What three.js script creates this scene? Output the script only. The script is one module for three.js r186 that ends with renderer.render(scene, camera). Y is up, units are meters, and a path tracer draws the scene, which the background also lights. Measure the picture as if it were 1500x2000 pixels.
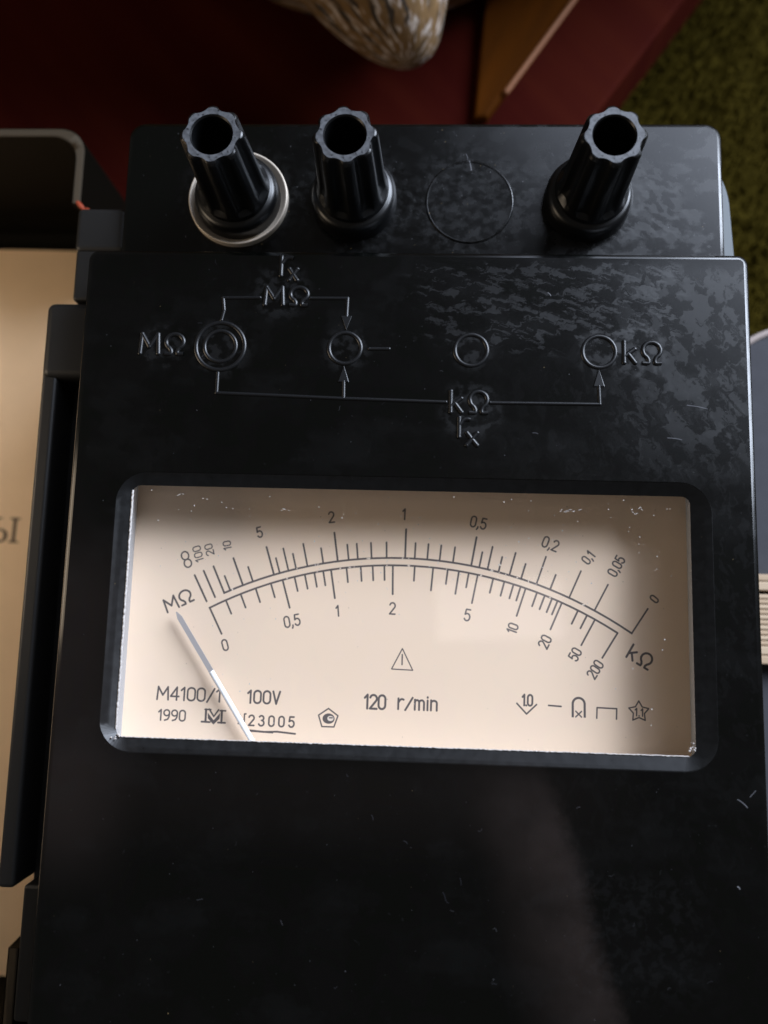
import * as THREE from 'three';
import { mergeGeometries, mergeVertices, toCreasedNormals } from 'three/addons/utils/BufferGeometryUtils.js';
import { RoundedBoxGeometry } from 'three/addons/geometries/RoundedBoxGeometry.js';
import { RectAreaLightUniformsLib } from 'three/addons/lights/RectAreaLightUniformsLib.js';
import { ImprovedNoise } from 'three/addons/math/ImprovedNoise.js';

// ---------------------------------------------------------------- camera, light, exposure
// All coordinates are metres; the meter's face plane lies at FACE above the carpet.
const FACE = 0.13;
const scene = new THREE.Scene();
scene.background = new THREE.Color().setRGB(0.064, 0.060, 0.056);       // dim room all around

const camera = new THREE.PerspectiveCamera(67.38, 0.75, 0.01, 20);
camera.position.set(0.00214, FACE + 0.17079, 0.08417);
camera.up.set(-0.0222, 0.13043, -0.99121);
camera.lookAt(camera.position.x - 0.041946, camera.position.y - 0.990701, camera.position.z - 0.129427);
camera.focus = 0.176;
camera.userData.fStop = 7.2;
scene.add(camera);

RectAreaLightUniformsLib.init();
function areaLight(color, intensity, w, h, [x, y, z], [tx, ty, tz] = [0, FACE, 0.05]) {
  const l = new THREE.RectAreaLight(color, intensity, w, h);
  l.position.set(x, y, z); l.lookAt(tx, ty, tz); scene.add(l); return l;
}
areaLight(new THREE.Color().setRGB(0.87, 0.97, 1.15), 20.6, 0.92, 0.84, [1.15, FACE + 0.85, -0.80]);  // the window, upper right
areaLight(new THREE.Color().setRGB(0.86, 0.96, 1.18), 3.2, 0.95, 0.98, [0.72, FACE + 1.15, -1.15]);             // added soft panel, for the pale sheen on the deck
areaLight(new THREE.Color().setRGB(1.0, 0.80, 0.58), 5.4, 0.10, 0.10, [-0.25, FACE + 0.065, 0.05], [-0.14, FACE - 0.085, 0.05]);     // added warm fill low on the left, brightens the booklet
areaLight(new THREE.Color().setRGB(1.0, 0.90, 0.87), 1.6, 0.09, 0.19, [0.130, FACE + 1.0, 0.075], [0.05, FACE, 0.08]);                    // small pale light overhead, mirrored in the glass

const renderer = new THREE.WebGLRenderer({ antialias: true });
renderer.setSize(768, 1024);
renderer.toneMapping = THREE.LinearToneMapping;
renderer.toneMappingExposure = 1;
renderer.shadowMap.enabled = true;

// ---------------------------------------------------------------- helpers
let seed = 7;
const rnd = () => { seed = (seed * 1664525 + 1013904223) >>> 0; return seed / 4294967296; };
const rr = (a, b) => a + (b - a) * rnd();
const IN = new ImprovedNoise();
const noise = (x, y, z = 0) => IN.noise(x + 31.7, y + 17.3, z + 5.1);
const fbm = (x, y, z = 0, o = 4, gain = 0.5) => { let s = 0, a = 0.5; for (let i = 0; i < o; i++) { s += a * noise(x, y, z); x *= 2.03; y *= 2.03; a *= gain; } return s; };
const ss = (a, b, x) => { const t = Math.min(1, Math.max(0, (x - a) / (b - a))); return t * t * (3 - 2 * t); };

const counts = {};
function numbered(n) { const k = counts[n] = (counts[n] ?? -1) + 1; return k ? `${n}_${String(k).padStart(3, '0')}` : n; }
function thing(name, label, category, [x, y, z] = [0, 0, 0], group) {
  const o = new THREE.Group(); o.name = numbered(name); o.position.set(x, y, z);
  o.userData = { label, category }; if (group) o.userData.group = group;
  scene.add(o); return o;
}
function worldOrigin(p) { const v = new THREE.Vector3(); while (p && p !== scene) { v.add(p.position); p = p.parent; } return v; }
// geometry given in face coordinates (y = 0 is the face plane) becomes one named mesh under its parent
function part(name, geos, m, parent, label) {
  let g = Array.isArray(geos) ? mergeGeometries(geos.map(clean)) : geos;
  const o = worldOrigin(parent);
  g = g.clone().translate(-o.x, FACE - o.y, -o.z);
  const mesh = new THREE.Mesh(g, m); mesh.name = name; mesh.castShadow = mesh.receiveShadow = true;
  if (label) mesh.userData.label = label;
  parent.add(mesh); return mesh;
}
function clean(g) {
  g = g.index ? g.toNonIndexed() : g.clone();
  for (const k of Object.keys(g.attributes)) if (!['position', 'normal', 'uv'].includes(k)) g.deleteAttribute(k);
  if (!g.attributes.uv) g.setAttribute('uv', new THREE.BufferAttribute(new Float32Array(g.attributes.position.count * 2), 2));
  return g;
}
// planar uv from above: the wear map covers x -0.09..0.09, z -0.045..0.18
const WX0 = -0.09, WX1 = 0.09, WZ0 = -0.045, WZ1 = 0.18;
function planarUV(g, x0 = WX0, x1 = WX1, z0 = WZ0, z1 = WZ1) {
  const p = g.attributes.position, uv = new Float32Array(p.count * 2);
  for (let i = 0; i < p.count; i++) { uv[2 * i] = (p.getX(i) - x0) / (x1 - x0); uv[2 * i + 1] = 1 - (p.getZ(i) - z0) / (z1 - z0); }
  g.setAttribute('uv', new THREE.BufferAttribute(uv, 2)); return g;
}
// rounded rectangle loop in plan, counter-clockwise seen from above when z points down the page
function rrLoop(x0, x1, z0, z1, r, n = 10) {
  const out = [], c = [[x1 - r, z0 + r, -90], [x1 - r, z1 - r, 0], [x0 + r, z1 - r, 90], [x0 + r, z0 + r, 180]];
  for (const [cx, cz, a0] of c) for (let i = 0; i <= n; i++) { const a = (a0 + 90 * i / n) * Math.PI / 180; out.push([cx + r * Math.cos(a), cz + r * Math.sin(a)]); }
  return out;
}
// skin between loops [[points], y]; crease angle keeps flat walls flat
function loft(loops, closed = true, crease = 0.6) {
  const n = loops[0][0].length, pos = [], idx = [];
  for (const [l, y] of loops) for (const [x, z] of l) pos.push(x, y, z);
  for (let k = 0; k + 1 < loops.length; k++) for (let i = 0; i < (closed ? n : n - 1); i++) {
    const j = (i + 1) % n, a = k * n + i, b = k * n + j, c = a + n, d = b + n;
    idx.push(a, b, c, b, d, c);
  }
  const g = new THREE.BufferGeometry();
  g.setAttribute('position', new THREE.Float32BufferAttribute(pos, 3)); g.setIndex(idx);
  return planarUV(toCreasedNormals(g, crease));
}
function flat(loop, y, holes = [], up = true) {
  const s = new THREE.Shape(loop.map(([x, z]) => new THREE.Vector2(x, -z)));
  for (const h of holes) s.holes.push(new THREE.Path(h.map(([x, z]) => new THREE.Vector2(x, -z))));
  const g = new THREE.ShapeGeometry(s); g.rotateX(-Math.PI / 2); g.translate(0, y, 0);
  if (!up) { const i = g.index.array; for (let k = 0; k < i.length; k += 3) { const t = i[k]; i[k] = i[k + 1]; i[k + 1] = t; } g.computeVertexNormals(); }
  return planarUV(clean(g));
}
const inset = (x0, x1, z0, z1, r, d) => rrLoop(x0 + d, x1 - d, z0 + d, z1 - d, Math.max(r - d, 0.0002));
// slab with rounded top edge (radius e)
function slab(x0, x1, z0, z1, r, yTop, yBot, e, holes = []) {
  const loops = [];
  for (let i = 0; i <= 6; i++) { const a = i / 6 * Math.PI / 2; loops.push([inset(x0, x1, z0, z1, r, e * (1 - Math.sin(a))), yTop - e * (1 - Math.cos(a))]); }
  loops.push([rrLoop(x0, x1, z0, z1, r), yBot]);
  return [flat(inset(x0, x1, z0, z1, r, e), yTop, holes), loft(loops), flat(rrLoop(x0, x1, z0, z1, r), yBot, [], false)];
}
function box(x0, x1, y0, y1, z0, z1, e = 0.0008) {
  const g = new RoundedBoxGeometry(x1 - x0, y1 - y0, z1 - z0, 3, Math.min(e, (x1 - x0) / 2.1, (y1 - y0) / 2.1, (z1 - z0) / 2.1));
  return planarUV(clean(g.translate((x0 + x1) / 2, (y0 + y1) / 2, (z0 + z1) / 2)));
}
function tube(pts, r, { closed = false, rad = 8, seg } = {}) {
  const v = pts.map((p) => new THREE.Vector3(...p));
  const path = new THREE.CurvePath();
  for (let i = 0; i + 1 < v.length; i++) path.add(new THREE.LineCurve3(v[i], v[i + 1]));
  const c = closed || pts.length > 6 ? new THREE.CatmullRomCurve3(v, closed, 'centripetal') : null;
  if (c) return clean(new THREE.TubeGeometry(c, seg ?? pts.length * 3, r, rad, closed));
  const gs = [];
  for (let i = 0; i + 1 < v.length; i++) gs.push(clean(new THREE.TubeGeometry(new THREE.LineCurve3(v[i], v[i + 1]), 1, r, rad, false)));
  for (const p of v) gs.push(clean(new THREE.SphereGeometry(r, 10, 8).translate(p.x, p.y, p.z)));
  return mergeGeometries(gs);
}

// ---------------------------------------------------------------- stroke lettering (cap height 1, y up)
const arc = (cx, cy, rx, ry, a0, a1, n = 16) => Array.from({ length: n + 1 }, (_, i) => { const a = (a0 + (a1 - a0) * i / n) * Math.PI / 180; return [cx + rx * Math.cos(a), cy + ry * Math.sin(a)]; });
const GLYPH = {
  0: [0.5, [[...arc(.25, .73, .25, .27, 0, 180), ...arc(.25, .27, .25, .27, 180, 360), [.5, .73]]]],
  1: [0.26, [[[0, .78], [.2, 1], [.2, 0]]]],
  2: [0.5, [[...arc(.25, .74, .25, .26, 165, -35), [0, 0], [.5, 0]]]],
  3: [0.5, [[...arc(.24, .76, .22, .24, 150, -80), ...arc(.24, .27, .26, .27, 85, -155)]]],
  4: [0.54, [[[.4, 0], [.4, 1], [0, .28], [.54, .28]]]],
  5: [0.5, [[[.46, 1], [.08, 1], [.03, .55], ...arc(.24, .32, .26, .32, 125, -150)]]],
  9: [0.5, [[...arc(.25, .72, .25, .28, 0, 360, 24)], [[.5, .72], [.48, .35], [.36, .1], [.1, 0]]]],
  ',': [0.16, [[[.1, .1], [.1, 0], [.02, -.16]]]], '.': [0.12, [[[.06, .02], [.07, 0]]]],
  M: [0.74, [[[0, 0], [.05, 1], [.37, .35], [.69, 1], [.74, 0]]]],
  'Ω': [0.8, [[[.02, 0], [.26, 0], [.27, .14], ...arc(.4, .61, .35, .39, 235, -55, 20), [.53, .14], [.54, 0], [.78, 0]]]],
  k: [0.5, [[[.06, 1], [.06, 0]], [[.48, .66], [.06, .3]], [[.22, .44], [.5, 0]]]],
  V: [0.5, [[[0, 1], [.25, 0], [.5, 1]]]], '/': [0.46, [[[0, -.06], [.46, 1.0]]]], ' ': [0.4, []], '-': [0.5, [[[0, .45], [.5, .45]]]],
  N: [0.55, [[[0, 0], [.06, 0], [.06, .95], [.48, 0], [.48, 1], [.6, 1]]]],
  r: [0.4, [[[.06, .9], [.06, 0]], [[.06, .55], ...arc(.3, .55, .2, .3, 150, 60, 6)]]],
  m: [0.66, [[[.03, .85], [.03, 0]], [...arc(.17, .6, .14, .22, 170, 0, 8), [.31, 0]], [...arc(.47, .6, .16, .22, 170, 0, 8), [.63, 0]]]],
  i: [0.14, [[[.07, .82], [.07, 0]], [[.07, 1.06], [.07, 1.1]]]],
  n: [0.46, [[[.03, .85], [.03, 0]], [...arc(.22, .6, .19, .22, 170, 0, 8), [.41, 0]]]],
  x: [0.44, [[[0, .62], [.44, 0]], [[.44, .62], [0, 0]]]],
};
function layout(str, gap = 0.16) { let x = 0; const out = []; for (const ch of str) { const [w, ls] = GLYPH[ch]; out.push([x, ls, ch]); x += w + gap; } return [out, x - gap]; }

// ---------------------------------------------------------------- materials
function canvasMap(w, h, draw, srgb = true) {
  const c = document.createElement('canvas'); c.width = w; c.height = h; draw(c.getContext('2d'), w, h);
  const t = new THREE.CanvasTexture(c); if (srgb) t.colorSpace = THREE.SRGBColorSpace; t.magFilter = THREE.LinearFilter; t.wrapS = t.wrapT = THREE.RepeatWrapping; return t;
}
const std = (o) => new THREE.MeshStandardMaterial(o);
const lin = (r, g, b) => new THREE.Color().setRGB(r, g, b);
const toS = (v) => Math.round(255 * (v <= 0.0031308 ? 12.92 * v : 1.055 * v ** (1 / 2.4) - 0.055));

// wear of the black plastic: a dusty, partly wiped film (paler, rougher), specks and scratches; plus painted reflections
const TW = 1640, TH = 2048, pxm = TW / (WX1 - WX0) / 1000;              // pixels per millimetre
const tx = (x) => (x - WX0 * 1000) * pxm, tz = (z) => (z - WZ0 * 1000) * pxm;
const film = new Float32Array(TW * TH), paintedReflect = new Float32Array(TW * TH);
{
  const band = (x, a, b, c, d) => ss(a, b, x) * (1 - ss(c, d, x));
  for (let j = 0; j < TH; j++) for (let i = 0; i < TW; i++) {
    const x = i / pxm + WX0 * 1000, z = j / pxm + WZ0 * 1000;
    let f = 0;
    if (z < 0) {                                                          // terminal deck
      const w = ss(-5, 60, x) * 0.9 + 0.25 * band(x, -40, -25, 40, 60);
      const n = fbm(x * 0.16 + 4, z * 0.22, 3, 5);
      f = w * ss(-0.02, 0.16, n) * 0.42 + w * 0.08 + 0.5 * w * ss(0.30, 0.42, fbm(x * 0.9, z * 0.9, 14, 3));
      f += 0.5 * band(x, 38, 46, 62, 70) * band(z, -30, -26, -12, -6) * ss(-0.02, 0.08, fbm(x * 0.35, z * 0.5 - x * 0.2, 9, 4));
      for (const cx of [-44, -15, 13.7, 42.5]) { const d = Math.hypot(x - cx, z + 17.6); f += 0.35 * ss(18, 12, d) * ss(-0.15, 0.25, fbm(x * 0.5, z * 0.5, 2, 4)); }
    } else {
      const q = fbm(x * 0.3, z * 0.3, 21, 3) * 3;                          // uneven, ragged outlines
      const a = band(x, -8, 18, 52, 66) * band(z, 1, 4, 15, 28);          // streaky patch at the upper right
      const s1 = fbm(x * 0.20 + q * 0.3, z * 0.52 + q * 0.35, 1, 6, 0.7) - 0.04 + 0.12 * fbm(x * 0.07, z * 0.1, 31, 2) - 0.18 * (1 - a);
      f += ss(0.0, 0.4, a) * ss(-0.03, 0.13, s1) * 0.62 * (0.75 + 0.9 * Math.abs(fbm(x * 1.1, z * 1.3, 33, 3)));
      const b = ss(36, 60, x) * band(z, 1, 6, 40, 60);                    // cloudy patches by the right edge
      f += b * ss(-0.06, 0.10, fbm(x * 0.2 + 7 + q * 0.3, z * 0.17 + q * 0.3, 5, 6, 0.65)) * 0.34 + b * 0.2;
      const c = ss(0, 50, x) * band(z, 24, 34, 60, 185);                  // faint spots further down
      f += c * ss(0.06, 0.20, fbm(x * 0.36 + q * 0.3, z * 0.22 + 3 + q * 0.3, 8, 5, 0.6)) * 0.12;
      const xm = 26 + (z - 118) * 0.34 + 3 * noise(z * 0.05, 1);          // brownish reflection painted into the colour below the window
      const u = x - xm, rag = u + 1.6 * fbm(x * 0.5, z * 0.5, 3, 4, 0.6); paintedReflect[j * TW + i] = band(z, 108, 132, 200, 210) * ss(-19, 2, u) * (1 - ss(2.0, 7.5, rag)) * (0.95 + 0.6 * fbm(x * 0.12, z * 0.12, 4, 3));
      const lump = band(x, 30, 42, 58, 68) * band(z, 134, 140, 156, 166); f += lump * ss(-0.1, 0.25, fbm(x * 0.5 + q * 0.4, z * 0.4, 6, 5, 0.65)) * 0.2;
      for (const [cx, cz, rad] of [[-31, 10, 9], [-44, 24, 9], [-15, 24, 7], [14, 24, 6], [43, 24, 7], [14, 38, 9], [52, 24, 8], [-58, 24, 7]])
        f += 0.5 * ss(rad, rad * 0.5, Math.hypot(x - cx, z - cz)) * ss(-0.1, 0.2, fbm(x * 0.4, z * 0.4, 11, 4));
      f += 0.05 * ss(-0.1, 0.3, fbm(x * 0.08, z * 0.08, 12, 4)) + 0.12 * ss(0.02, 0.3, fbm(x * 0.05 + q * 0.12, z * 0.07, 22, 5)) + 0.35 * ss(0.36, 0.5, fbm(x * 0.8, z * 0.8, 23, 3));
      paintedReflect[j * TW + i] += 0.5 * (1 - ss(-72, -54, x)) * band(z, 60, 85, 130, 150) + 0.22 * (1 - ss(20, 60, x)) * band(z, 112, 120, 122, 140);  // same warm reflection, painted at the left edge and under the window
    }
    { const dx = Math.max(-59.4 - x, x - 60.3, 0), dz = Math.max(60.7 - z, z - 108.8, 0); if (Math.hypot(dx, dz) < 7.0) f = 0.55 + 0.35 * fbm(x * 0.5, z * 0.5, 15, 5, 0.6); }   // dust in the window border
    film[j * TW + i] = Math.min(1.2, Math.max(0, f));
  }
}
function wearAndGlintMarks(g, alpha) {
  seed = 99;
  const mark = (x, z, r, col) => { g.fillStyle = col; g.beginPath(); g.ellipse(tx(x), tz(z), r * pxm, r * pxm * rr(0.5, 1), rr(0, 3), 0, 7); g.fill(); };
  for (let k = 0; k < 900; k++) {
    const deck = rnd() < 0.4, x = deck ? rr(-70, 74) : rr(-74, 75), z = deck ? rr(-38, -1) : rr(1, 172), v = Math.round(rr(40, 150));
    mark(x, z, rnd() < 0.7 ? rr(0.03, 0.07) : rr(0.06, 0.13), rnd() < 0.1 ? `rgba(190,160,110,${alpha})` : `rgba(${v},${v},${v + 5},${alpha})`);
  }
  for (let k = 0; k < 150; k++) {                                         // crumbs and lint left on the deck
    const v = Math.round(rr(90, 190)), x = 10 + 62 * (rnd() + rnd() - 1) * 0.95, z = rr(-37, -1);
    mark(x, z, rr(0.05, 0.13), rnd() < 0.15 ? `rgba(205,170,100,${alpha})` : `rgba(${v},${v},${v + 4},${alpha * rr(0.4, 1)})`);
  }
  g.lineCap = 'round';
  for (let k = 0; k < 90; k++) {
    const deck = rnd() < 0.45; let x = deck ? rr(-60, 74) : rr(-50, 75), z = deck ? rr(-37, -1) : rr(1, 165); let a = rr(0, 6.3);
    const v = Math.round(rr(50, 150)), n = Math.floor(rr(3, 9));
    g.strokeStyle = `rgba(${v},${v},${v + 8},${alpha * rr(0.4, 1)})`; g.lineWidth = rr(0.05, 0.11) * pxm; g.beginPath(); g.moveTo(tx(x), tz(z));
    for (let i = 0; i < n; i++) { a += rr(-0.9, 0.9); x += 0.17 * Math.cos(a); z += 0.17 * Math.sin(a); g.lineTo(tx(x), tz(z)); }
    g.stroke();
  }
  for (const [x, z, dx, dz, v] of [[13.4, -28.5, 0.6, 2.6, 190], [12.6, -30.4, 0.5, 1.6, 120], [62.5, 36, 4.5, 0.8, 120], [58, 43.6, 3.2, 0.4, 120], [71, 121, 2, 1.6, 150], [73.6, 120.4, 1.2, -1.3, 130], [70.4, 138.4, 0.5, 0.5, 190], [-55, 64.5, .4, 1, 130],
    [9.5, 142, .6, 1.6, 45], [-6, 127, .4, 1, 55], [1, 132, .8, .5, 60], [28, 43, 1.2, .2, 90], [31.4, 9.8, 0.7, 0.8, 170], [13, 139, 0.3, 1.4, 42]]) {
    g.strokeStyle = `rgba(${v},${v},${v + 6},${alpha})`; g.lineWidth = 0.15 * pxm; g.beginPath(); g.moveTo(tx(x), tz(z)); g.quadraticCurveTo(tx(x + dx * 0.5 + 0.2), tz(z + dz * 0.5 - 0.2), tx(x + dx), tz(z + dz)); g.stroke();
  }
  // highlight painted as a pale arc on the right of the deck disc
  g.strokeStyle = `rgba(70,70,74,${alpha * 0.6})`; g.lineWidth = 0.12 * pxm; g.beginPath(); g.arc(tx(13.66), tz(-17.55), 10.75 * pxm, -0.9, 0.9); g.stroke();
}
const plasticColor = canvasMap(TW, TH, (g, w, h) => {
  const im = g.createImageData(w, h);
  for (let i = 0; i < w * h; i++) {
    const f = film[i];
    im.data[4 * i] = toS(0.0010 + 0.0100 * f + 0.0155 * paintedReflect[i]); im.data[4 * i + 1] = toS(0.0011 + 0.0103 * f + 0.0112 * paintedReflect[i]); im.data[4 * i + 2] = toS(0.0010 + 0.0110 * f + 0.0098 * paintedReflect[i]); im.data[4 * i + 3] = 255;
  }
  g.putImageData(im, 0, 0); wearAndGlintMarks(g, 0.9);
});
const plasticRough = canvasMap(TW, TH, (g, w, h) => {
  const im = g.createImageData(w, h);
  for (let i = 0; i < w * h; i++) { const v = Math.round(255 * (0.20 + 0.19 * film[i])); im.data[4 * i] = im.data[4 * i + 1] = im.data[4 * i + 2] = v; im.data[4 * i + 3] = 255; }
  g.putImageData(im, 0, 0);
}, false);
const M = {
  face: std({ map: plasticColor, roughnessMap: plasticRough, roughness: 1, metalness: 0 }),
  black: std({ color: lin(0.002, 0.0023, 0.0022), roughness: 0.34 }),
  knob: std({ color: lin(0.0035, 0.0038, 0.0042), roughness: 0.33 }),
  knobTop: std({ map: canvasMap(256, 256, (g, w, h) => {
    const im = g.createImageData(w, h);
    for (let j = 0; j < h; j++) for (let i = 0; i < w; i++) { const v = Math.max(0.012, 0.10 + 0.10 * fbm(i * 0.05, j * 0.05, 3, 4) - 0.09 * ss(0.22, 0.34, fbm(i * 0.09, j * 0.09, 8, 3))), k = 4 * (j * w + i); im.data[k] = toS(v); im.data[k + 1] = toS(v * 1.04); im.data[k + 2] = toS(v * 1.13); im.data[k + 3] = 255; }
    g.putImageData(im, 0, 0);
  }), roughness: 0.36 }),
  hole: std({ color: lin(0.003, 0.003, 0.003), roughness: 0.8 }),
  hinge: std({ color: lin(0.010, 0.0095, 0.009), roughness: 0.45 }),
  lid: new THREE.MeshPhysicalMaterial({ color: lin(0.0035, 0.003, 0.002), roughness: 0.5, specularIntensity: 0.1 }),
  relief: std({ color: lin(0.0075, 0.0078, 0.0085), roughness: 0.34 }),
  lidRim: new THREE.MeshPhysicalMaterial({ color: lin(0.062, 0.048, 0.032), roughness: 0.8, specularIntensity: 0.3 }),
  orange: std({ color: lin(0.38, 0.055, 0.018), roughness: 0.6 }),
  steel: std({ color: lin(0.78, 0.68, 0.56), roughness: 0.36, metalness: 0.1 }),
  greyPlastic: std({ color: lin(0.13, 0.15, 0.16), roughness: 0.5 }),
  inner: std({ color: lin(0.42, 0.44, 0.46), roughness: 0.6 }),
  seal: std({ color: lin(0.52, 0.48, 0.45), roughness: 0.5 }),
  needleDark: std({ color: lin(0.42, 0.385, 0.37), roughness: 0.6 }),
  needleSheen: std({ color: lin(0.93, 0.93, 0.92), roughness: 0.45 }),  // bright reflection on the metal shaft, given as white colour
  glass: new THREE.MeshPhysicalMaterial({ color: 0xffffff, transmission: 1, thickness: 0, roughness: 0.02, ior: 1.5 }),
  dust: std({ color: lin(0.55, 0.52, 0.48), roughness: 0.9 }),
};

M.knobTop.map.repeat.set(12, 15);

// ---------------------------------------------------------------- setting: carpet and red board
const CARPET = -FACE, BOARD = -0.095;
{
  const tex = canvasMap(512, 512, (g, w, h) => {
    const im = g.createImageData(w, h);
    for (let j = 0; j < h; j++) for (let i = 0; i < w; i++) {
      const n = 0.5 + 0.9 * fbm(i * 0.05, j * 0.05, 2, 4), k = 4 * (j * w + i);
      im.data[k] = toS(0.020 + 0.01 * n); im.data[k + 1] = toS(0.017 + 0.008 * n); im.data[k + 2] = toS(0.003 + 0.002 * n); im.data[k + 3] = 255;
    }
    g.putImageData(im, 0, 0);
  });
  tex.repeat.set(14, 14);
  const g = new THREE.PlaneGeometry(1.6, 1.6); g.rotateX(-Math.PI / 2);
  const c = new THREE.Mesh(g, new THREE.MeshPhysicalMaterial({ map: tex, roughness: 1, specularIntensity: 0.05 })); c.name = 'carpet'; c.receiveShadow = true;
  c.position.set(0, 0, 0); c.userData = { kind: 'structure', label: 'olive green carpet under the board and the meter' }; scene.add(c);
  // pile: short leaning yarn tufts
  const tuft = new THREE.CapsuleGeometry(0.0006, 0.0050, 2, 6); tuft.rotateZ(-1.15); tuft.translate(0.001, 0.0016, 0);
  const N = 70000, im = new THREE.InstancedMesh(tuft, new THREE.MeshPhysicalMaterial({ color: 0xffffff, roughness: 1, specularIntensity: 0.1 }), N);
  const o = new THREE.Object3D(), col = new THREE.Color(); let k = 0; seed = 5;
  while (k < N) {
    const x = rr(0.0, 0.30), z = rr(-0.30, 0.12);
    o.position.set(x, rr(-0.0006, 0.0008), z); o.rotation.set(rr(-0.3, 0.3), 0.95 + rr(-0.3, 0.3), rr(-0.25, 0.2)); o.scale.setScalar(rr(0.8, 1.3)); o.updateMatrix(); im.setMatrixAt(k, o.matrix);
    const t = Math.max(0.1, 0.62 + 0.45 * fbm((x * 0.7 + z * 0.7) * 60, (z - x) * 150, 1, 2)) * rr(0.75, 1.2);
    col.setRGB(0.018 + 0.052 * t, 0.013 + 0.038 * t, 0.001 + 0.005 * t); im.setColorAt(k, col); k++;
  }
  im.name = 'carpet_pile'; im.userData = { kind: 'stuff', label: 'short olive green pile of the carpet', category: 'carpet pile' }; im.castShadow = im.receiveShadow = true; scene.add(im);
}
{
  // red lacquered board with a slanting right edge
  const P = [[0.190, -0.2775], [0.067, -0.1030], [0.0295, -0.050], [0.0295, 0.26], [-0.46, 0.26], [-0.46, -0.2775]];
  const sh = new THREE.Shape(P.map(([x, z]) => new THREE.Vector2(x, -z)));
  const g = new THREE.ExtrudeGeometry(sh, { depth: 0.0295, bevelThickness: 0.0016, bevelSize: 0.0016, bevelOffset: -0.0016, bevelSegments: 3 });
  g.rotateX(-Math.PI / 2); g.translate(0, BOARD - 0.0311, 0);
  const wood = canvasMap(1024, 1024, (c, w, h) => {
    const im = c.createImageData(w, h);
    for (let j = 0; j < h; j++) for (let i = 0; i < w; i++) {
      const u = i * 0.6 + j * 0.8, v = i * 0.8 - j * 0.6, n = fbm(v * 0.03, u * 0.003, 3, 5), m = 0.85 + 0.5 * n, k = 4 * (j * w + i);
      im.data[k] = toS(0.060 * m); im.data[k + 1] = toS(0.0085 * m * m); im.data[k + 2] = toS(0.004 * m); im.data[k + 3] = 255;
    }
    c.putImageData(im, 0, 0);
  });
  const board = thing('table_top', 'red brown lacquered wooden board under the meter', 'table top', [0, FACE + BOARD - 0.03, 0]);
  board.userData = { kind: 'structure', label: 'red brown lacquered wooden board with a slanting edge beside the carpet' };
  part('panel', planarUV(clean(g), -0.46, 0.19, -0.2775, 0.26), new THREE.MeshPhysicalMaterial({ map: wood, roughness: 0.75, specularIntensity: 0.06 }), board);
  // ochre wooden batten, widening away from the meter, with a paler rounded edge
  const Q = [[0.0200, -0.0970], [0.0250, -0.0972], [0.0306, -0.1057], [0.1445, -0.2760], [0.0330, -0.2760], [0.0235, -0.148]];
  const sb = new THREE.Shape(Q.map(([x, z]) => new THREE.Vector2(x, -z)));
  const gb = new THREE.ExtrudeGeometry(sb, { depth: 0.0022, bevelThickness: 0.0016, bevelSize: 0.0014, bevelOffset: -0.0014, bevelSegments: 4 });
  gb.rotateX(-Math.PI / 2); gb.translate(0, BOARD + 0.0002, 0);
  const ochre = canvasMap(512, 512, (c, w, h) => {
    const im = c.createImageData(w, h);
    for (let j = 0; j < h; j++) for (let i = 0; i < w; i++) {
      const n = fbm((i * 0.83 + j * 0.55) * 0.035, (j * 0.83 - i * 0.55) * 0.004, 3, 5), m = 0.85 + 0.7 * n, k = 4 * (j * w + i);
      im.data[k] = toS(0.080 * m); im.data[k + 1] = toS(0.022 * m); im.data[k + 2] = toS(0.001 * m); im.data[k + 3] = 255;
    }
    c.putImageData(im, 0, 0);
  });
  part('wooden_batten', planarUV(clean(gb), 0.02, 0.15, -0.276, -0.097), new THREE.MeshPhysicalMaterial({ map: ochre, roughness: 0.7, specularIntensity: 0.08 }), board, 'ochre wooden batten');
  part('batten_edge', tube([[0.0318, BOARD + 0.0042, -0.1069], [0.0600, BOARD + 0.0042, -0.1491], [0.1440, BOARD + 0.0042, -0.2748]], 0.0011), std({ color: lin(0.30, 0.11, 0.036), roughness: 0.6 }), board, 'pale edge of the batten');
}

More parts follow.
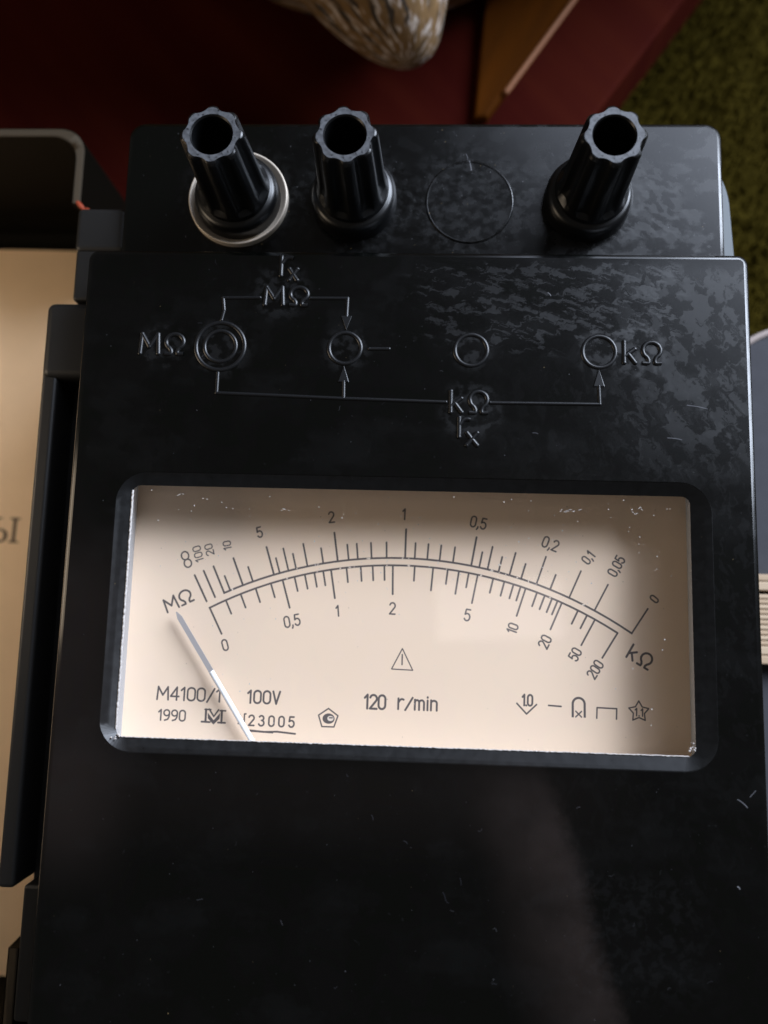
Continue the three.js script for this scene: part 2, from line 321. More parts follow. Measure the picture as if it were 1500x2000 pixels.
// ---------------------------------------------------------------- the meter
const meter = thing('megohmmeter', 'black plastic insulation tester with cream dial and three screw terminals', 'meter', [0, FACE + BOARD, 0.07]);
const WIN = { x0: -0.0664, x1: 0.0673, z0: 0.0537, z1: 0.1158 };        // window opening at the face
const GL = { x0: -0.0632, x1: 0.0632, z0: 0.0567, z1: 0.1131 };         // glass, 1.4 mm down
const GY = -0.0016, DY = -0.0147;
{
  // body below the cover and deck
  part('body', [...slab(-0.0745, 0.0765, -0.0380, 0.175, 0.004, -0.0285, BOARD, 0.0006), ...slab(-0.0640, 0.0640, 0.1255, 0.168, 0.003, -0.0150, -0.0270, 0.0006)], M.black, meter);
  // cover with the window opening: rounded lip, then a slightly drafted recess wall
  const X0 = -0.0775, X1 = 0.0775, Z0 = 0, Z1 = 0.178, R0 = 0.0026, e = 0.0014;
  const outerLip = rrLoop(WIN.x0, WIN.x1, WIN.z0, WIN.z1, 0.0070, 14), wall = [];
  for (let i = 0; i <= 5; i++) {                                          // dished border: a soft shoulder, then a flat slope down to the glass
    const t = i / 5, m = (a, b) => a + (b - a) * t;
    wall.push([rrLoop(m(WIN.x0, GL.x0), m(WIN.x1, GL.x1), m(WIN.z0, GL.z0), m(WIN.z1, GL.z1), m(0.0070, 0.0020), 14), GY * (i === 0 ? 0 : i === 5 ? 1 : t * 1.02 - 0.02 * t)]);
  }
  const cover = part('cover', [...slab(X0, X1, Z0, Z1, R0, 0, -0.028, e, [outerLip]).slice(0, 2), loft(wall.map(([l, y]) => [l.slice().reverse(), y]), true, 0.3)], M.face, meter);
  // inside: pale frame under the glass, then the dial plate
  const fr = (d) => rrLoop(GL.x0 - d, GL.x1 + d, GL.z0 - d, GL.z1 + d, 0.002);
  part('dial_frame', loft([[fr(0.0004).reverse(), GY - 0.0012], [fr(0.0038).reverse(), DY - 0.0008]]), M.inner, meter);
  part('window_glass', flat(fr(0.0003), GY - 0.0004), M.glass, meter);
  // bead of clear glue along the left and lower edge of the glass
  const bead = (a, b, n) => { const pts = []; for (let i = 0; i <= n; i++) { const t = i / n; pts.push([a[0] + (b[0] - a[0]) * t + rr(-0.00005, 0.00005), GY + 0.0001 + rr(-0.0001, 0.00012), a[1] + (b[1] - a[1]) * t + rr(-0.00005, 0.00005)]); } return tube(pts, a[0] === b[0] ? 0.00026 : 0.00014, { rad: 6, seg: n * 2 }); };
  seed = 21;
  part('glue_bead', [bead([GL.x0 + 0.0001, GL.z0 + 0.0012], [GL.x0 + 0.0001, GL.z1 - 0.0018], 130), bead([GL.x0 + 0.0015, GL.z1 - 0.0001], [GL.x1 - 0.0015, GL.z1 - 0.0001], 260)], M.seal, meter);
  seed = 77; const lump = [];
  for (let k = 0; k < 12; k++) { const s = rr(0.00008, 0.00028); lump.push(clean(new THREE.IcosahedronGeometry(s, 1).translate(GL.x1 - 0.0009 + rr(-0.0006, 0.0007), GY + 0.0002, GL.z1 - 0.0018 + rr(-0.0016, 0.0012)))); }
  for (let k = 0; k < 8; k++) { const s = rr(0.0001, 0.0003); lump.push(clean(new THREE.IcosahedronGeometry(s, 1).translate(GL.x0 + rr(-0.0005, 0.0012), GY + 0.0002 + rr(0, 0.002), GL.z1 + rr(-0.0010, 0.0006)))); }
  part('glue_lump', lump, M.seal, meter);
}
// dial plate: printed scale
{
  const S = 2048 / 142, W = 2048, H = Math.round(72 * S);
  // millimetres in plan -> canvas
  const print = canvasMap(W, H, (g, w, h) => {
    const im = g.createImageData(w, h);
    for (let j = 0; j < h; j++) for (let i = 0; i < w; i++) {
      const n = 1 + 0.03 * fbm(i * 0.004, j * 0.004, 3, 4), k = 4 * (j * w + i);
      im.data[k] = toS(0.885 * n); im.data[k + 1] = toS(0.685 * n); im.data[k + 2] = toS(0.51 * n); im.data[k + 3] = 255;
    }
    g.putImageData(im, 0, 0);
    g.setTransform(S, 0, 0, S, 71 * S, -48 * S);                          // x -71..71, z 48..120
    const INK = 'rgb(92,84,81)';
    g.strokeStyle = g.fillStyle = INK; g.lineCap = 'round'; g.lineJoin = 'round';
    const C = [-1.405, 172.15], D = Math.PI / 180, at = (a, r) => [C[0] + r * Math.sin(a * D), C[1] - r * Math.cos(a * D)];
    const seg = (pts, lw) => { g.lineWidth = lw; g.beginPath(); pts.forEach(([x, y], i) => (i ? g.lineTo(x, y) : g.moveTo(x, y))); g.stroke(); };
    const ring = (a0, a1, r, lw) => { g.lineWidth = lw; g.beginPath(); g.arc(C[0], C[1], r, (a0 - 90) * D, (a1 - 90) * D); g.stroke(); };
    ring(-25.2, 33.3, 101.25, 0.46); ring(-27.87, 31.65, 99.45, 0.46);
    const tick = (a, r0, r1, lw = 0.42) => seg([at(a, r0), at(a, r1)], lw);
    for (const a of [-27.88, -26.58, -25.18, -22.38, -17.83, -8.76, 0.61, 9.78, 19.0, 23.76, 27.54, 33.3]) tick(a, 101.25, 108.35, a < 10 ? 0.46 : 0.38);
    for (const a of [-15.74, -13.03, 12.06, 15.15]) tick(a, 101.25, 106.9);
    for (const a of [-24.28, -20.91, -17.0, -14.65, -10.79, -7.23, -5.95, -4.04, -1.95, 1.94, 3.67, 5.38, 7.23, 10.9, 13.6, 16.8, 20.98]) tick(a, 101.25, 105.05);
    for (const a of [-27.86, -16.85, -9.85, -1.08, 10.9, 17.8, 23.14, 28.17, 31.7]) tick(a, 99.45, 92.45, a < 0 ? 0.44 : 0.4);
    for (const a of [4.6, 8.24]) tick(a, 99.45, 93.9);
    for (const a of [-25.36, -23.1, -20.84, -18.58, -15.11, -13.62, -12.24, -10.97, -7.64, -5.63, -3.93, -2.28, 2.0, 6.66, 9.63, 13.12, 14.72, 16.04, 17.07, 19.46, 20.6, 21.68, 22.5, 25.57, 26.95]) tick(a, 99.45, 95.9);
    // text centred at (x, z), turned by deg clockwise, cap height hgt
    const text = (str, x, z, hgt, deg, lw = 0.36, sx = 1, gap) => {
      const [ls, wd] = layout(str, gap);
      g.save(); g.translate(x, z); g.rotate(deg * D);
      for (const [ox, lines] of ls) for (const l of lines) seg(l.map(([u, v]) => [(ox + u - wd / 2) * hgt * sx, (0.5 - v) * hgt]), lw);
      g.restore();
    };
    const up = (str, a, r, turn, hgt = 2.5, lw) => text(str, ...at(a, r), hgt, a + turn, lw, 0.95, 0.18);
    g.lineWidth = 0.36;
    { const [x, z] = at(-28.0, 112.8); g.save(); g.translate(x, z); g.rotate(66 * D); for (const s of [-1, 1]) { g.beginPath(); g.ellipse(s * 1.0, 0, 1.02, 0.9, 0, 0, 7); g.stroke(); } g.restore(); }
    text('100', ...at(-26.4, 112.8), 1.9, -108, 0.27, 1.2, 0.2); text('20', ...at(-24.9, 112.6), 1.85, -107, 0.27, 1.2, 0.2); text('10', ...at(-22.6, 111.9), 1.85, -102, 0.27, 1.15, 0.2);
    up('5', -18.2, 112.4, 2); up('2', -8.9, 112.3, 2, 2.6); up('1', 0.3, 112.1, 1, 2.6); up('0,5', 9.7, 112.0, 2, 2.6); up('0,2', 19.0, 111.7, 2, 2.6);
    up('0,1', 23.9, 112.1, -76, 2.2); up('0,05', 27.4, 113.3, -88, 2.3); up('0', 33.3, 111.2, -85, 2.1);
    text('MΩ', -55.75, 82.6, 3.2, -27, 0.46, 1.3, 0.18); text('kΩ', 56.1, 93.0, 3.4, 30, 0.5, 1.1, 0.3);
    up('0', -28.1, 89.6, 10, 2.6); up('0,5', -17.0, 89.2, 4, 2.6); up('1', -9.7, 89.3, 4, 2.5); up('2', -1.1, 89.0, 2, 2.7); up('5', 10.6, 89.4, -2, 2.7);
    up('10', 17.8, 89.3, -89, 2.3); up('20', 23.1, 89.2, -87, 2.4); up('50', 28.0, 89.8, -89, 2.3); up('200', 31.7, 89.2, -89, 2.3);
    text('M4100/1', -51.75, 105.05, 3.0, 0.5, 0.42, 1.22, 0.16); text('100V', -33.5, 105.2, 2.9, 0.5, 0.46, 1.13, 0.2);
    text('1990', -55.6, 110.15, 2.45, 0.5, 0.36, 1.12, 0.2); text('23005', -31.4, 110.75, 2.35, 0.5, 0.40, 1.05, 0.48);
    text('N', -38.6, 110.4, 2.3, 0, 0.34, 1.3);
    seg([[-36.4, 113.05], [-33, 113.3], [-30, 113.15], [-25.6, 113.5]], 0.42); seg([[-36.2, 113.25], [-31, 113.45]], 0.3);
    text('120', -6.7, 105.45, 3.2, 0.5, 0.50, 1.0, 0.14); text('r/min', 3.45, 105.6, 2.75, 0.5, 0.46, 1.32, 0.13);
    seg([[-0.46, 92.7], [-2.95, 97.6], [2.12, 97.75], [-0.46, 92.7]], 0.26); seg([[-0.46, 94.1], [-0.46, 96.5]], 0.32);
    // accuracy class, direct current, moving coil, horizontal position, insulation test
    text('1.0', 29.5, 103.9, 2.5, 1, 0.44, 0.86, 0.1); seg([[27.0, 104.7], [29.3, 107.1], [31.65, 104.85]], 0.36);
    seg([[34.5, 104.95], [37.4, 105.1]], 0.38);
    g.lineWidth = 0.52; g.lineCap = 'butt'; g.beginPath(); g.moveTo(40.15, 107.5); g.lineTo(40.15, 104.4); g.arc(41.55, 104.4, 1.4, Math.PI, 2 * Math.PI); g.lineTo(42.95, 107.5); g.stroke(); g.lineCap = 'round';
    seg([[40.85, 106.1], [42.2, 107.4]], 0.32); seg([[42.2, 106.1], [40.85, 107.4]], 0.32);
    seg([[45.75, 107.55], [45.85, 105.1], [50.45, 105.2], [50.35, 107.6]], 0.34);
    { const st = []; for (let i = 0; i <= 10; i++) { const a = (i * 36 - 90) * D, r = i % 2 ? 1.35 : 2.45; st.push([55.6 + r * Math.cos(a), 105.7 + r * Math.sin(a)]); } seg(st, 0.3); }
    text('1.1', 55.65, 105.85, 1.7, 2, 0.3, 1.0, 0.22);
    // maker's letter with filled centre
    seg([[-47.6, 108.5], [-46.2, 108.5]], 0.36); seg([[-43.9, 108.7], [-42.6, 108.7]], 0.36); seg([[-48.3, 111.4], [-46.3, 111.45]], 0.42); seg([[-44.3, 111.5], [-42.6, 111.5]], 0.42);
    seg([[-47.35, 108.5], [-47.35, 111.4]], 0.5); seg([[-43.5, 108.7], [-43.5, 111.5]], 0.5); seg([[-46.6, 108.4], [-45.4, 110.1], [-44.3, 108.5]], 0.36);
    g.beginPath(); [[-46.9, 109.3], [-45.4, 111.0], [-43.9, 109.3], [-44.0, 110.6], [-45.4, 112.0], [-46.8, 110.6]].forEach(([x, y], i) => (i ? g.lineTo(x, y) : g.moveTo(x, y))); g.fill();
    // pentagon quality mark
    { const pg = []; for (let i = 0; i <= 5; i++) { const a = (i * 72 - 90) * D; pg.push([-17.8 + 2.45 * Math.cos(a), 109.7 + 2.35 * Math.sin(a)]); } seg(pg, 0.32);
      g.beginPath(); g.ellipse(-17.7, 109.7, 1.45, 1.2, 0, 0, 7); g.fill(); g.fillStyle = 'rgb(228,212,194)'; g.beginPath(); g.ellipse(-17.25, 109.65, 0.75, 0.62, 0, 0, 7); g.fill(); g.fillStyle = INK; g.fillRect(-17.6, 109.35, 0.9, 0.3); }
    // chips where the ink has flaked
    seed = 55; g.fillStyle = 'rgb(226,210,192)';
    for (let k = 0; k < 34; k++) { const a = rr(-27, 33), r = rnd() < 0.6 ? (rnd() < 0.5 ? 101.25 : 99.45) : rr(93, 107), [x, z] = at(a, r); g.beginPath(); g.ellipse(x, z, rr(0.1, 0.42), rr(0.1, 0.22), rr(0, 3), 0, 7); g.fill(); }
    for (let k = 0; k < 40; k++) { g.fillStyle = `rgba(120,100,84,${rr(0.2, 0.6)})`; g.beginPath(); g.arc(rr(-64, 65), rr(56, 114), rr(0.05, 0.14), 0, 7); g.fill(); }
  });
  print.wrapS = print.wrapT = THREE.ClampToEdgeWrapping;
  const k = 0.98775, nx = 0.00214, nz = 0.08417, X = (v) => nx + (v - nx) * k, Z = (v) => nz + (v - nz) * k;
  const x0 = X(-0.071), x1 = X(0.071), z0 = Z(0.048), z1 = Z(0.120);
  part('dial', planarUV(flat([[x0, z0], [x1, z0], [x1, z1], [x0, z1]], DY), x0, x1, z0, z1), std({ map: print, roughness: 0.75 }), meter, 'cream dial printed with two resistance scales');
  // needle: round shaft, then a knife-edge tip, turning about a pivot under the cover
  const T = [-0.05457, 0.08542], E = [-0.03514, 0.11420], len = Math.hypot(E[0] - T[0], E[1] - T[1]), NY = -0.0120;
  const ux = (E[0] - T[0]) / len, uz = (E[1] - T[1]) / len, pt = (d, y = NY) => [T[0] + ux * d, y, T[1] + uz * d];   // d: distance from the tip
  const shaft = new THREE.TubeGeometry(new THREE.LineCurve3(new THREE.Vector3(...pt(0.0165)), new THREE.Vector3(...pt(0.0480))), 1, 0.00066, 12);
  const needle = part('needle', [clean(shaft)], M.needleSheen, meter, 'shaft of the pointer, its bright reflection painted white');
  const w = 0.00060, dirx = -uz, dirz = ux, q = (r, s, y) => { const p = pt(r, y); return [p[0] + s * dirx, p[1], p[2] + s * dirz]; };
  const L = [[q(0.0168, -w, NY), q(0.0168, w, NY)], [q(0.0016, -w, NY), q(0.0016, w, NY)], [q(0, -0.0001, NY), q(0, 0.0001, NY)]], v = [];
  const quad = (A, B, Cc, Dd) => v.push(...A, ...B, ...Cc, ...B, ...Dd, ...Cc);
  const low = (p) => [p[0], p[1] - 0.0003, p[2]];
  for (let i = 0; i < 2; i++) { quad(L[i][0], L[i][1], L[i + 1][0], L[i + 1][1]); quad(low(L[i][0]), low(L[i][1]), low(L[i + 1][0]), low(L[i + 1][1])); for (const s of [0, 1]) quad(L[i][s], low(L[i][s]), L[i + 1][s], low(L[i + 1][s])); }
  const tip = new THREE.BufferGeometry(); tip.setAttribute('position', new THREE.Float32BufferAttribute(v, 3)); tip.computeVertexNormals();
  const tipMesh = new THREE.Mesh(clean(tip).translate(-meter.position.x, FACE - meter.position.y, -meter.position.z), M.needleDark);
  tipMesh.name = 'needle_tip'; tipMesh.castShadow = true; tipMesh.userData.label = 'flat dark grey tip of the pointer'; needle.add(tipMesh);
}
// dust and small scratches on the glass
{
  seed = 404; const gs = [];
  for (let k = 0; k < 190; k++) {
    const s = rr(0.00004, 0.00014), x = rr(GL.x0 + 0.002, GL.x1 - 0.002), z = rnd() < 0.6 ? rr(GL.z0 + 0.001, GL.z0 + 0.02) : rr(GL.z0, GL.z1);
    const g = new THREE.CircleGeometry(s, 6); g.rotateX(-Math.PI / 2); g.scale(rr(0.7, 1.6), 1, 1); g.rotateY(rr(0, 3)); g.translate(x, GY + 0.0001, z); gs.push(clean(g));
  }
  for (const [x, z, n] of [[0.0345, 0.0605, 9], [-0.0285, 0.0618, 4], [-0.0525, 0.0585, 3], [0.052, 0.0595, 3], [0.0505, 0.0608, 3]]) for (let i = 0; i < n; i++) {
    const g = new THREE.PlaneGeometry(rr(0.0003, 0.0008), 0.00009); g.rotateX(-Math.PI / 2); g.rotateY(rr(-0.5, 0.9)); g.translate(x + i * 0.0005 * rr(0.4, 1.2), GY + 0.0001, z + rr(-0.0004, 0.0004)); gs.push(clean(g));
  }
  const d = part('dust', gs, M.dust, meter, 'dust specks and scratches on the window glass'); d.userData.kind = 'stuff';
}
// terminal deck, 9 mm below the cover
const DECK = -0.0092;
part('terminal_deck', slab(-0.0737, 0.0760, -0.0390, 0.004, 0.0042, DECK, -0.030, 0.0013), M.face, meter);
{
  const lathe = (prof, x, y, z, n = 48) => clean(new THREE.LatheGeometry(prof.map(([r, h]) => new THREE.Vector2(r, h)), n).translate(x, y, z));
  // filled fourth place: shallow raised disc
  part('blank_disc', lathe([[0.01095, 0], [0.01075, 0.00015], [0.0105, 0.0003], [0.0104, 0.00012], [0.0001, 0.00012]], 0.01366, DECK + 0.00012, -0.01755, 72).toNonIndexed ? planarUV(lathe([[0.01095, 0], [0.01075, 0.00015], [0.0105, 0.0003], [0.0104, 0.00006], [0.0001, 0.00006]], 0.01366, DECK + 0.00008, -0.01755, 72)) : null, M.face, meter);
  // fluted knob of a binding post
  const lobes = 8;
  const outline = (r0, amp, ph) => Array.from({ length: 144 }, (_, i) => { const t = i / 144 * 2 * Math.PI, s = Math.cos(lobes * t + ph), f = r0 + amp * (s > 0 ? Math.sqrt(s + 0.02) - 0.14 : -(Math.abs(s) ** 0.8)); return [f * Math.cos(t), f * Math.sin(t)]; });
  function knob(ph) {
    const loops = [], r = 0.00655, A = 0.00074;
    loops.push([outline(0.0088, 0, ph), 0.0056], [outline(0.0087, A * 0.1, ph), 0.0066], [outline(0.0079, A * 0.6, ph), 0.0076], [outline(0.0074, A, ph), 0.010], [outline(r * 1.02, A, ph), 0.0245], [outline(r * 1.005, A * 0.95, ph), 0.0262], [outline(r * 0.965, A * 0.8, ph), 0.0267], [outline(r * 0.93, A * 0.55, ph), 0.0269]);
    const hole = rrLoop(-0.0045, 0.0045, -0.0045, 0.0045, 0.0045, 35);
    const top = loops[loops.length - 1][0];
    const H = hole.slice(0, 144);
    const holeLoop = Array.from({ length: 144 }, (_, i) => { const t = i / 144 * 2 * Math.PI; return [0.0045 * Math.cos(t), 0.0045 * Math.sin(t)]; });
    const ringIn = holeLoop.map(([x, z]) => [x * 1.06, z * 1.06]);
    return [loft(loops.slice().reverse()), flat(top, 0.0269, [ringIn]), loft([[holeLoop, 0.0265], [ringIn, 0.0269]]),
      loft([[holeLoop, 0.012], [holeLoop, 0.0265]])];
  }
  const posts = [[-0.04413, 'leftmost terminal, in a bright metal ring', 0.2], [-0.01503, 'second terminal from the left', 0.9], [0.04250, 'rightmost terminal', 0.5]];
  for (const [x, label, ph] of posts) {
    const g = new THREE.Group(); g.name = 'binding_post'; g.position.set(x - meter.position.x, DECK + FACE - meter.position.y, -0.01768 - meter.position.z); g.userData.label = label; meter.add(g);
    const L = (geo) => geo.map((q) => { const c = clean(q); return c.translate(x, DECK, -0.01768); });
    part('collar', L([clean(new THREE.LatheGeometry([[0.0106, 0], [0.01055, 0.0030], [0.0100, 0.0044], [0.0092, 0.0050], [0.0080, 0.0053], [0.0074, 0.0060], [0.0062, 0.0066]].map(([r, h]) => new THREE.Vector2(r, h)), 64))]), M.knob, g);
    part('knob', L(knob(ph)), M.knob, g);
    part('knob_top', L([flat(outline(0.00655 * 0.925, 0.00062 * 0.5, ph), 0.02695, [Array.from({ length: 72 }, (_, i) => [0.00478 * Math.cos(i / 36 * Math.PI), 0.00478 * Math.sin(i / 36 * Math.PI)])])]), M.knobTop, g);
    part('socket', L([clean(new THREE.CylinderGeometry(0.0044, 0.0044, 0.0002, 32).translate(0, 0.0125, 0))]), M.hole, g);
    if (x < -0.03) part('metal_ring', L([clean(new THREE.LatheGeometry([[0.0106, 0.0002], [0.0110, 0.0005], [0.0119, 0.0014], [0.0122, 0.00165], [0.01245, 0.0014], [0.0125, 0]].map(([r, h]) => new THREE.Vector2(r, h)), 80))]), M.steel, g, 'bright metal ring');
  }
}
// raised marks moulded in the cover
{
  const Y = -0.00016, mm = (x, z) => [x / 1000, Y, z / 1000];
  const ring = (x, z, r, w) => { const g = new THREE.TorusGeometry(r / 1000, w / 1000, 8, 56); g.rotateX(Math.PI / 2); g.scale(1, 0.9, 1); g.translate(x / 1000, Y, z / 1000); part('raised_ring', planarUV(clean(g)), M.relief, meter); };
  ring(-44.36, 23.75, 5.7, 0.58); ring(-44.36, 23.75, 3.7, 0.54); ring(-15.2, 23.8, 3.7, 0.56); ring(13.9, 23.9, 3.7, 0.56); ring(43.0, 23.9, 3.7, 0.56);
  const line = (...p) => part('raised_line', planarUV(tube(p.map(([x, z]) => mm(x, z)), 0.00048)), M.relief, meter);
  line([-44.4, 17.4], [-43.9, 15], [-44.29, 11.95], [-35.6, 11.8]); line([-23.6, 11.8], [-14.97, 11.75], [-15.05, 16.2]);
  line([-44.55, 30.2], [-44.58, 34.95], [-15.1, 35.8], [8.3, 36.25]); line([18.4, 36.25], [43.05, 36.2], [42.9, 32]); line([-15.1, 35.7], [-15.2, 31.8]); line([-9.5, 23.9], [-5.0, 23.85]);
  const arrow = (x, z0, z1) => {
    const s = Math.sign(z1 - z0), sh = new THREE.Shape([[x - 1.1, -z0], [x + 1.1, -z0], [x, -z1]].map(([a, b]) => new THREE.Vector2(a / 1000, b / 1000)));
    const g = new THREE.ExtrudeGeometry(sh, { depth: 0.00012, bevelThickness: 0.00016, bevelSize: 0.0002, bevelSegments: 2 }); g.rotateX(-Math.PI / 2); g.translate(0, -0.00005, 0);
    part('raised_arrow', planarUV(clean(g)), M.relief, meter);
  };
  arrow(-15.05, 16.2, 19.4); arrow(-15.25, 31.8, 28.3); arrow(42.9, 32.0, 28.2);
  const word = (str, x, z, h, sx = 1, gap = 0.16) => {                    // x, z: lower left corner, millimetres
    const [ls] = layout(str, gap);
    for (const [ox, lines, ch] of ls) if (lines.length) part('raised_letter', lines.map((l) => planarUV(tube(l.map(([u, v]) => mm(x + (ox + u) * h * sx, z - v * h)), 0.00058))), M.relief, meter);
  };
  word('MΩ', -63.2, 25.7, 4.7, 1.25, 0.24); word('MΩ', -34.4, 13.5, 4.3, 1.35, 0.24); word('kΩ', 48.3, 26.4, 4.9, 1.15, 0.26); word('kΩ', 9.1, 38.6, 4.9, 1.15, 0.28);
  word('r', -31.4, 6.3, 5.2, 1.6); word('x', -28.9, 7.4, 4.4, 0.95); word('r', 11.0, 44.3, 4.9, 1.5); word('x', 13.2, 46.2, 4.6, 1.15);
}
// grey catch on the right side of the deck
{
  const sh = new THREE.Shape(); sh.moveTo(0.0755, 0.004); sh.lineTo(0.0755, 0.0355); sh.quadraticCurveTo(0.0805, 0.0325, 0.0815, 0.024); sh.lineTo(0.0826, 0.004);
  const g = new THREE.ExtrudeGeometry(sh, { depth: 0.012, bevelThickness: 0.0006, bevelSize: 0.0004, bevelSegments: 2 }); g.rotateX(-Math.PI / 2); g.translate(0, -0.033, 0);
  part('side_catch', planarUV(clean(g)), M.greyPlastic, meter, 'grey plastic catch beside the terminals');
}
// hinge pieces on the left side
part('hinge_knuckle', [box(-0.0870, -0.0735, -0.040, -0.012, -0.0172, -0.0052, 0.0016), box(-0.0866, -0.0770, -0.040, -0.0126, -0.006, 0.0078, 0.001)], M.hinge, meter);
part('hinge_knuckle', [box(-0.0927, -0.0772, -0.040, -0.0115, 0.0085, 0.0284, 0.0022), box(-0.0927, -0.0886, -0.040, -0.0125, 0.020, 0.1497, 0.0011), box(-0.0890, -0.0772, -0.045, -0.0225, 0.027, 0.1780, 0.0006)], M.hinge, meter);
part('hinge_knuckle', [box(-0.0862, -0.0768, -0.045, -0.0120, 0.1485, 0.178, 0.001)], M.hinge, meter);
part('hinge_pin', [clean(new THREE.CylinderGeometry(0.0022, 0.0022, 0.20, 14).rotateX(Math.PI / 2).translate(-0.0865, -0.034, 0.078))], M.black, meter);
// open lid hanging to the left: a deep tray with a cut-away hinge side
{
  const x0 = -0.262, x1 = -0.0972, z0 = -0.0545, z1 = 0.208, r = 0.0075, t = 0.0026, yr = -0.035, yb = -0.0935, yi = -0.0895;
  const part2 = (loop, pred) => loop.filter(pred);
  // outline without the hinge side: from the near end of the right wall round to the far end
  const open = (d, zc0, zc1) => {
    const L = rrLoop(x0 + d, x1 - d, z0 + d, z1 - d, r, 10);              // starts at the upper right corner
    return [...L.slice(11), ...L.slice(0, 11)];                            // starts lower right ... ends upper right
  };
  const outer = open(0), inner = open(t);
  const loopO = [[x1, 0.172], ...outer, [x1, -0.0310]], loopI = [[x1 - t, 0.172], ...inner, [x1 - t, -0.0310]];
  const shrink = (L, d) => L.map(([x, z]) => [x < -0.18 ? x + d : x - d * 0.9, z > 0.08 ? z - d : z + d]);
  const ends = (k) => { const P = (L, y) => [L[k][0], y, L[k][1]], v = [...P(loopO, yr), ...P(loopI, yr), ...P(loopO, yb), ...P(loopI, yr), ...P(loopI, yb), ...P(loopO, yb)]; const g = new THREE.BufferGeometry(); g.setAttribute('position', new THREE.Float32BufferAttribute(v, 3)); g.computeVertexNormals(); return clean(g); };
  const lid = part('lid', [
    loft([[loopO, yr], [loopO, yb]], false), loft([[loopI.slice().reverse(), yr], [shrink(loopI, 0.002).reverse(), -0.075], [shrink(loopI, 0.0045).reverse(), -0.0855], [shrink(loopI, 0.0085).reverse(), yi]], false),
    ends(0), ends(loopO.length - 1), box(x0 + 0.0005, x1 - 0.0003, yb, yi, z0 + 0.0005, z1 - 0.0005, 0.0004)], M.lid, meter, 'open black lid');
  // pale worn rim
  const rimG = loft([[loopO, yr - 0.0006], [loopO.map((p, i) => [p[0] + (loopI[i][0] - p[0]) * 0.15, p[1] + (loopI[i][1] - p[1]) * 0.15]), yr + 0.0002], [loopI.map((p, i) => [p[0] + (loopO[i][0] - p[0]) * 0.15, p[1] + (loopO[i][1] - p[1]) * 0.15]), yr + 0.0002], [loopI, yr - 0.0006]], false, 1.2);
  part("lid_rim", rimG, M.lidRim, lid, 'pale worn rim of the lid');
  const chip = new THREE.IcosahedronGeometry(0.0011, 1); chip.scale(0.6, 0.6, 1.7); chip.rotateY(0.75); chip.translate(-0.0965, -0.0335, -0.0296);
  const chip2 = new THREE.IcosahedronGeometry(0.0008, 1); chip2.scale(1.5, 0.5, 0.5); chip2.translate(-0.0948, -0.0335, -0.0284);
  part('paint_chip', [chip, chip2], M.orange, lid, 'orange paint left on the broken corner of the lid');
}

// ---------------------------------------------------------------- booklet lying in the lid
{
  const tex = canvasMap(1024, 1500, (g, w, h) => {
    const im = g.createImageData(w, h);
    for (let j = 0; j < h; j++) for (let i = 0; i < w; i++) {
      const n = 1 + 0.10 * fbm(i * 0.01, j * 0.01, 3, 5) + 0.05 * noise(i * 0.4, j * 0.4), k = 4 * (j * w + i);
      im.data[k] = toS(0.74 * n); im.data[k + 1] = toS(0.53 * n); im.data[k + 2] = toS(0.33 * n); im.data[k + 3] = 255;
    }
    g.putImageData(im, 0, 0);
    g.fillStyle = 'rgb(70,56,44)'; g.font = '74px serif'; g.textAlign = 'right'; g.textBaseline = 'alphabetic';
    g.setTransform(1.135, 0, -0.03, 1, 20, 0); g.fillText('РЫ', 862 / 1.135, 650);
  });
  tex.wrapS = tex.wrapT = THREE.ClampToEdgeWrapping;
  const x0 = -0.254, x1 = -0.1085, z0 = -0.0405, z1 = 0.2015, y0 = -0.0885, y1 = -0.0845;
  const bk = thing('booklet', 'tan paper booklet with dark printed letters lying in the open lid', 'booklet', [(x0 + x1) / 2, FACE + y0, (z0 + z1) / 2]);
  // gently bowed cover sheet over a block of pages
  const g = new THREE.PlaneGeometry(x1 - x0, z1 - z0, 30, 30); g.rotateX(-Math.PI / 2); g.translate((x0 + x1) / 2, 0, (z0 + z1) / 2);
  const p = g.attributes.position;
  for (let i = 0; i < p.count; i++) { const u = (p.getX(i) - x0) / (x1 - x0), v = (p.getZ(i) - z0) / (z1 - z0); p.setY(i, y1 + 0.0015 * Math.sin(Math.PI * u) + 0.0012 * Math.sin(Math.PI * v)); }
  g.computeVertexNormals();
  part('front_cover', planarUV(clean(g), x0, x1, z0, z1), std({ map: tex, roughness: 0.7 }), bk);
  part('pages', [box(x0 + 0.001, x1 - 0.001, y0, y1 - 0.0002, z0 + 0.001, z1 - 0.001, 0.0004)], std({ color: lin(0.5, 0.42, 0.3), roughness: 0.9 }), bk);
}

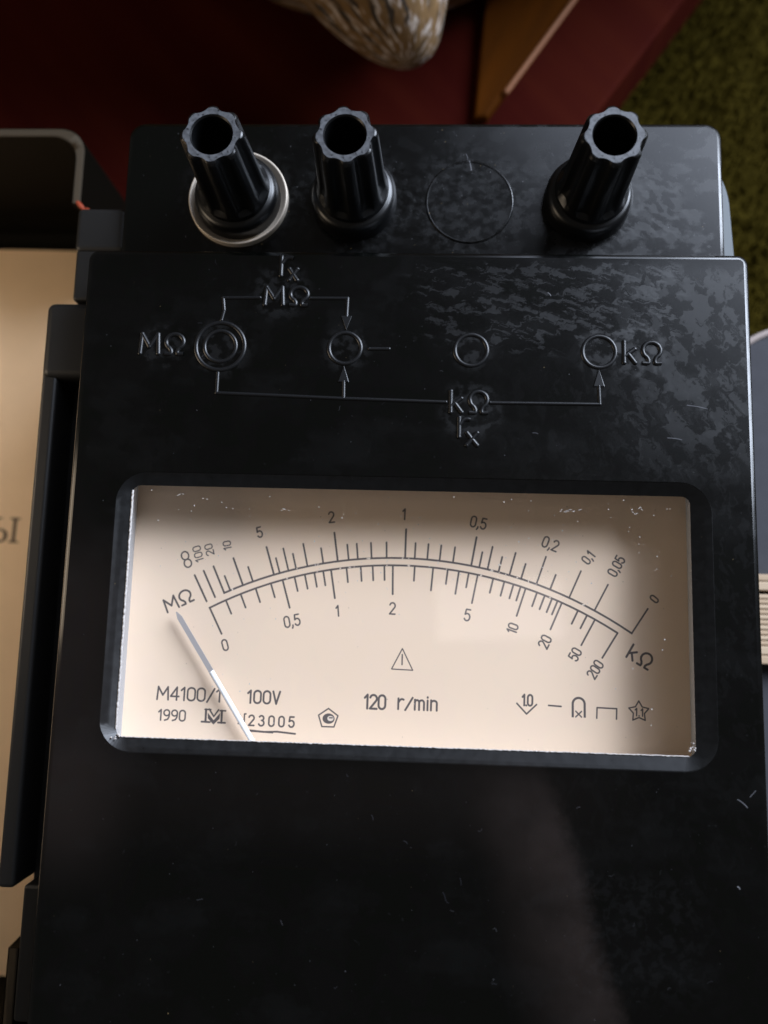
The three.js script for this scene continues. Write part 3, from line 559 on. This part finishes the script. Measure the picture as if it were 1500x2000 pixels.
// ---------------------------------------------------------------- cushion corner behind the meter
{
  const tex = canvasMap(1024, 1024, (g, w, h) => {
    const im = g.createImageData(w, h);
    for (let j = 0; j < h; j++) for (let i = 0; i < w; i++) {
      const u = i / w, v = j / h, k = 4 * (j * w + i);
      const warp = fbm(u * 7, v * 3, 1, 4), s = Math.sin((u * 19 + warp * 1.5 + 0.35 * Math.sin(v * 26 + u * 9)) * 6.283 * 0.5), n = fbm(u * 34, v * 14, 4, 4, 0.6);
      const dark = ss(0.45, 0.8, s + n * 1.5) * ss(-0.25, 0.05, fbm(u * 5 + 2, v * 5, 9, 3)), pale = ss(0.0, 0.30, fbm(u * 22 + 3, v * 9, 7, 4));
      const base = [0.22 + 0.42 * pale, 0.125 + 0.42 * pale, 0.047 + 0.42 * pale];
      for (let c = 0; c < 3; c++) im.data[k + c] = toS(Math.max(0.008, base[c] * (1 + 0.5 * n) * (1 - 0.85 * dark) + 0.012 * dark));
      im.data[k + 3] = 255;
    }
    g.putImageData(im, 0, 0);
  });
  const c = thing('cushion', 'tan cushion corner with black and white streaks behind the terminals', 'cushion', [-0.02, FACE + BOARD, -0.13]);
  const nu = 72, nv = 60, pos = [], uv = [], idx = [];
  for (let j = 0; j <= nv; j++) for (let i = 0; i <= nu; i++) {
    const t = j / nv, d = 0.135 * t * t, a = i / nu * 2 * Math.PI;
    const hw = (0.0050 * Math.sqrt(d * 1000) + 1.7 * Math.max(0, d - 0.030)) * (1 + 0.10 * fbm(Math.cos(a) * 1.4, Math.sin(a) * 1.4 + d * 40, 2, 3));  // unseen rear part flares wide, shaped to shade the board
    const ex = Math.sign(Math.cos(a)) * Math.abs(Math.cos(a)) ** 0.9, hy = Math.min(hw * 1.1, 0.03 + hw * 0.5);
    pos.push(-0.0045 - 0.46 * Math.min(d, 0.03) + hw * ex, -0.062 + 0.12 * d + 0.2 * Math.max(0, d - 0.03) + hy * Math.sin(a) * (Math.sin(a) < 0 ? 0.7 : 1), -0.0955 - d + 0.04 * hw * Math.sin(a));
    uv.push(i / nu * 2, t * 1.6);
  }
  for (let j = 0; j < nv; j++) for (let i = 0; i < nu; i++) { const a = j * (nu + 1) + i, b = a + 1, cc = a + nu + 1, d = cc + 1; idx.push(a, cc, b, b, cc, d); }
  const g = new THREE.BufferGeometry(); g.setAttribute('position', new THREE.Float32BufferAttribute(pos, 3)); g.setAttribute('uv', new THREE.Float32BufferAttribute(uv, 2)); g.setIndex(idx); g.computeVertexNormals();
  part('cushion_cover', g, new THREE.MeshPhysicalMaterial({ map: tex, roughness: 0.95, sheen: 0.4, sheenRoughness: 0.6 }), c);
}

// ---------------------------------------------------------------- blue grey pad and ribbed piece at the right edge
{
  const px = 0.124, w = 0.036, yT = -0.058, zA = -0.006, zB = 0.20;
  const pad = thing('padded_case', 'blue grey rounded case with pale piping at the right edge beside the meter', 'case', [px, 0, 0.1]);
  const out = (d) => rrLoop(px - w + d, px + w - d, zA + d, zB - d, 0.030 - d, 16);
  const loops = []; for (let i = 0; i <= 6; i++) { const a = i / 6 * Math.PI / 2, d = 0.004 * (1 - Math.sin(a)); loops.push([out(d), yT - 0.004 * (1 - Math.cos(a))]); } loops.push([out(0), CARPET + 0.001]);
  const cloth = canvasMap(256, 256, (g, ww, h) => { const im = g.createImageData(ww, h); for (let j = 0; j < h; j++) for (let i = 0; i < ww; i++) { const n = 1 + 0.35 * fbm(i * 0.03, j * 0.03, 2, 4) + 0.15 * (((i >> 1) + (j >> 1)) % 2), k = 4 * (j * ww + i); im.data[k] = toS(0.042 * n); im.data[k + 1] = toS(0.042 * n); im.data[k + 2] = toS(0.049 * n); im.data[k + 3] = 255; } g.putImageData(im, 0, 0); });
  cloth.repeat.set(4, 4);
  part('pad', [flat(out(0.004), yT), loft(loops)], std({ map: cloth, roughness: 0.85 }), pad);
  part('piping', tube(out(0.0008).map(([x, z]) => [x, yT - 0.0008, z]), 0.0011, { closed: true, seg: 220 }), std({ color: lin(0.40, 0.33, 0.30), roughness: 0.8 }), pad);
  const rib = thing('ribbed_strip', 'cream ribbed wooden piece lying on the blue grey case', 'ribbed piece', [px, FACE + yT, 0.083]);
  const rm = [std({ color: lin(0.50, 0.36, 0.23), roughness: 0.7 }), std({ color: lin(0.56, 0.42, 0.28), roughness: 0.7 })];
  let z = 0.0705; const widths = [0.0021, 0.0027, -0.0009, ...Array(10).fill(0.00145), 0.0026, 0.0026];
  widths.forEach((q, i) => { if (q < 0) { z -= q; return; } part('rib', box(px - 0.0254, px + 0.03, yT + 0.0002, yT + 0.006, z, z + q - 0.0002, 0.0004), rm[i % 2], rib); z += q; });
}

renderer.render(scene, camera);
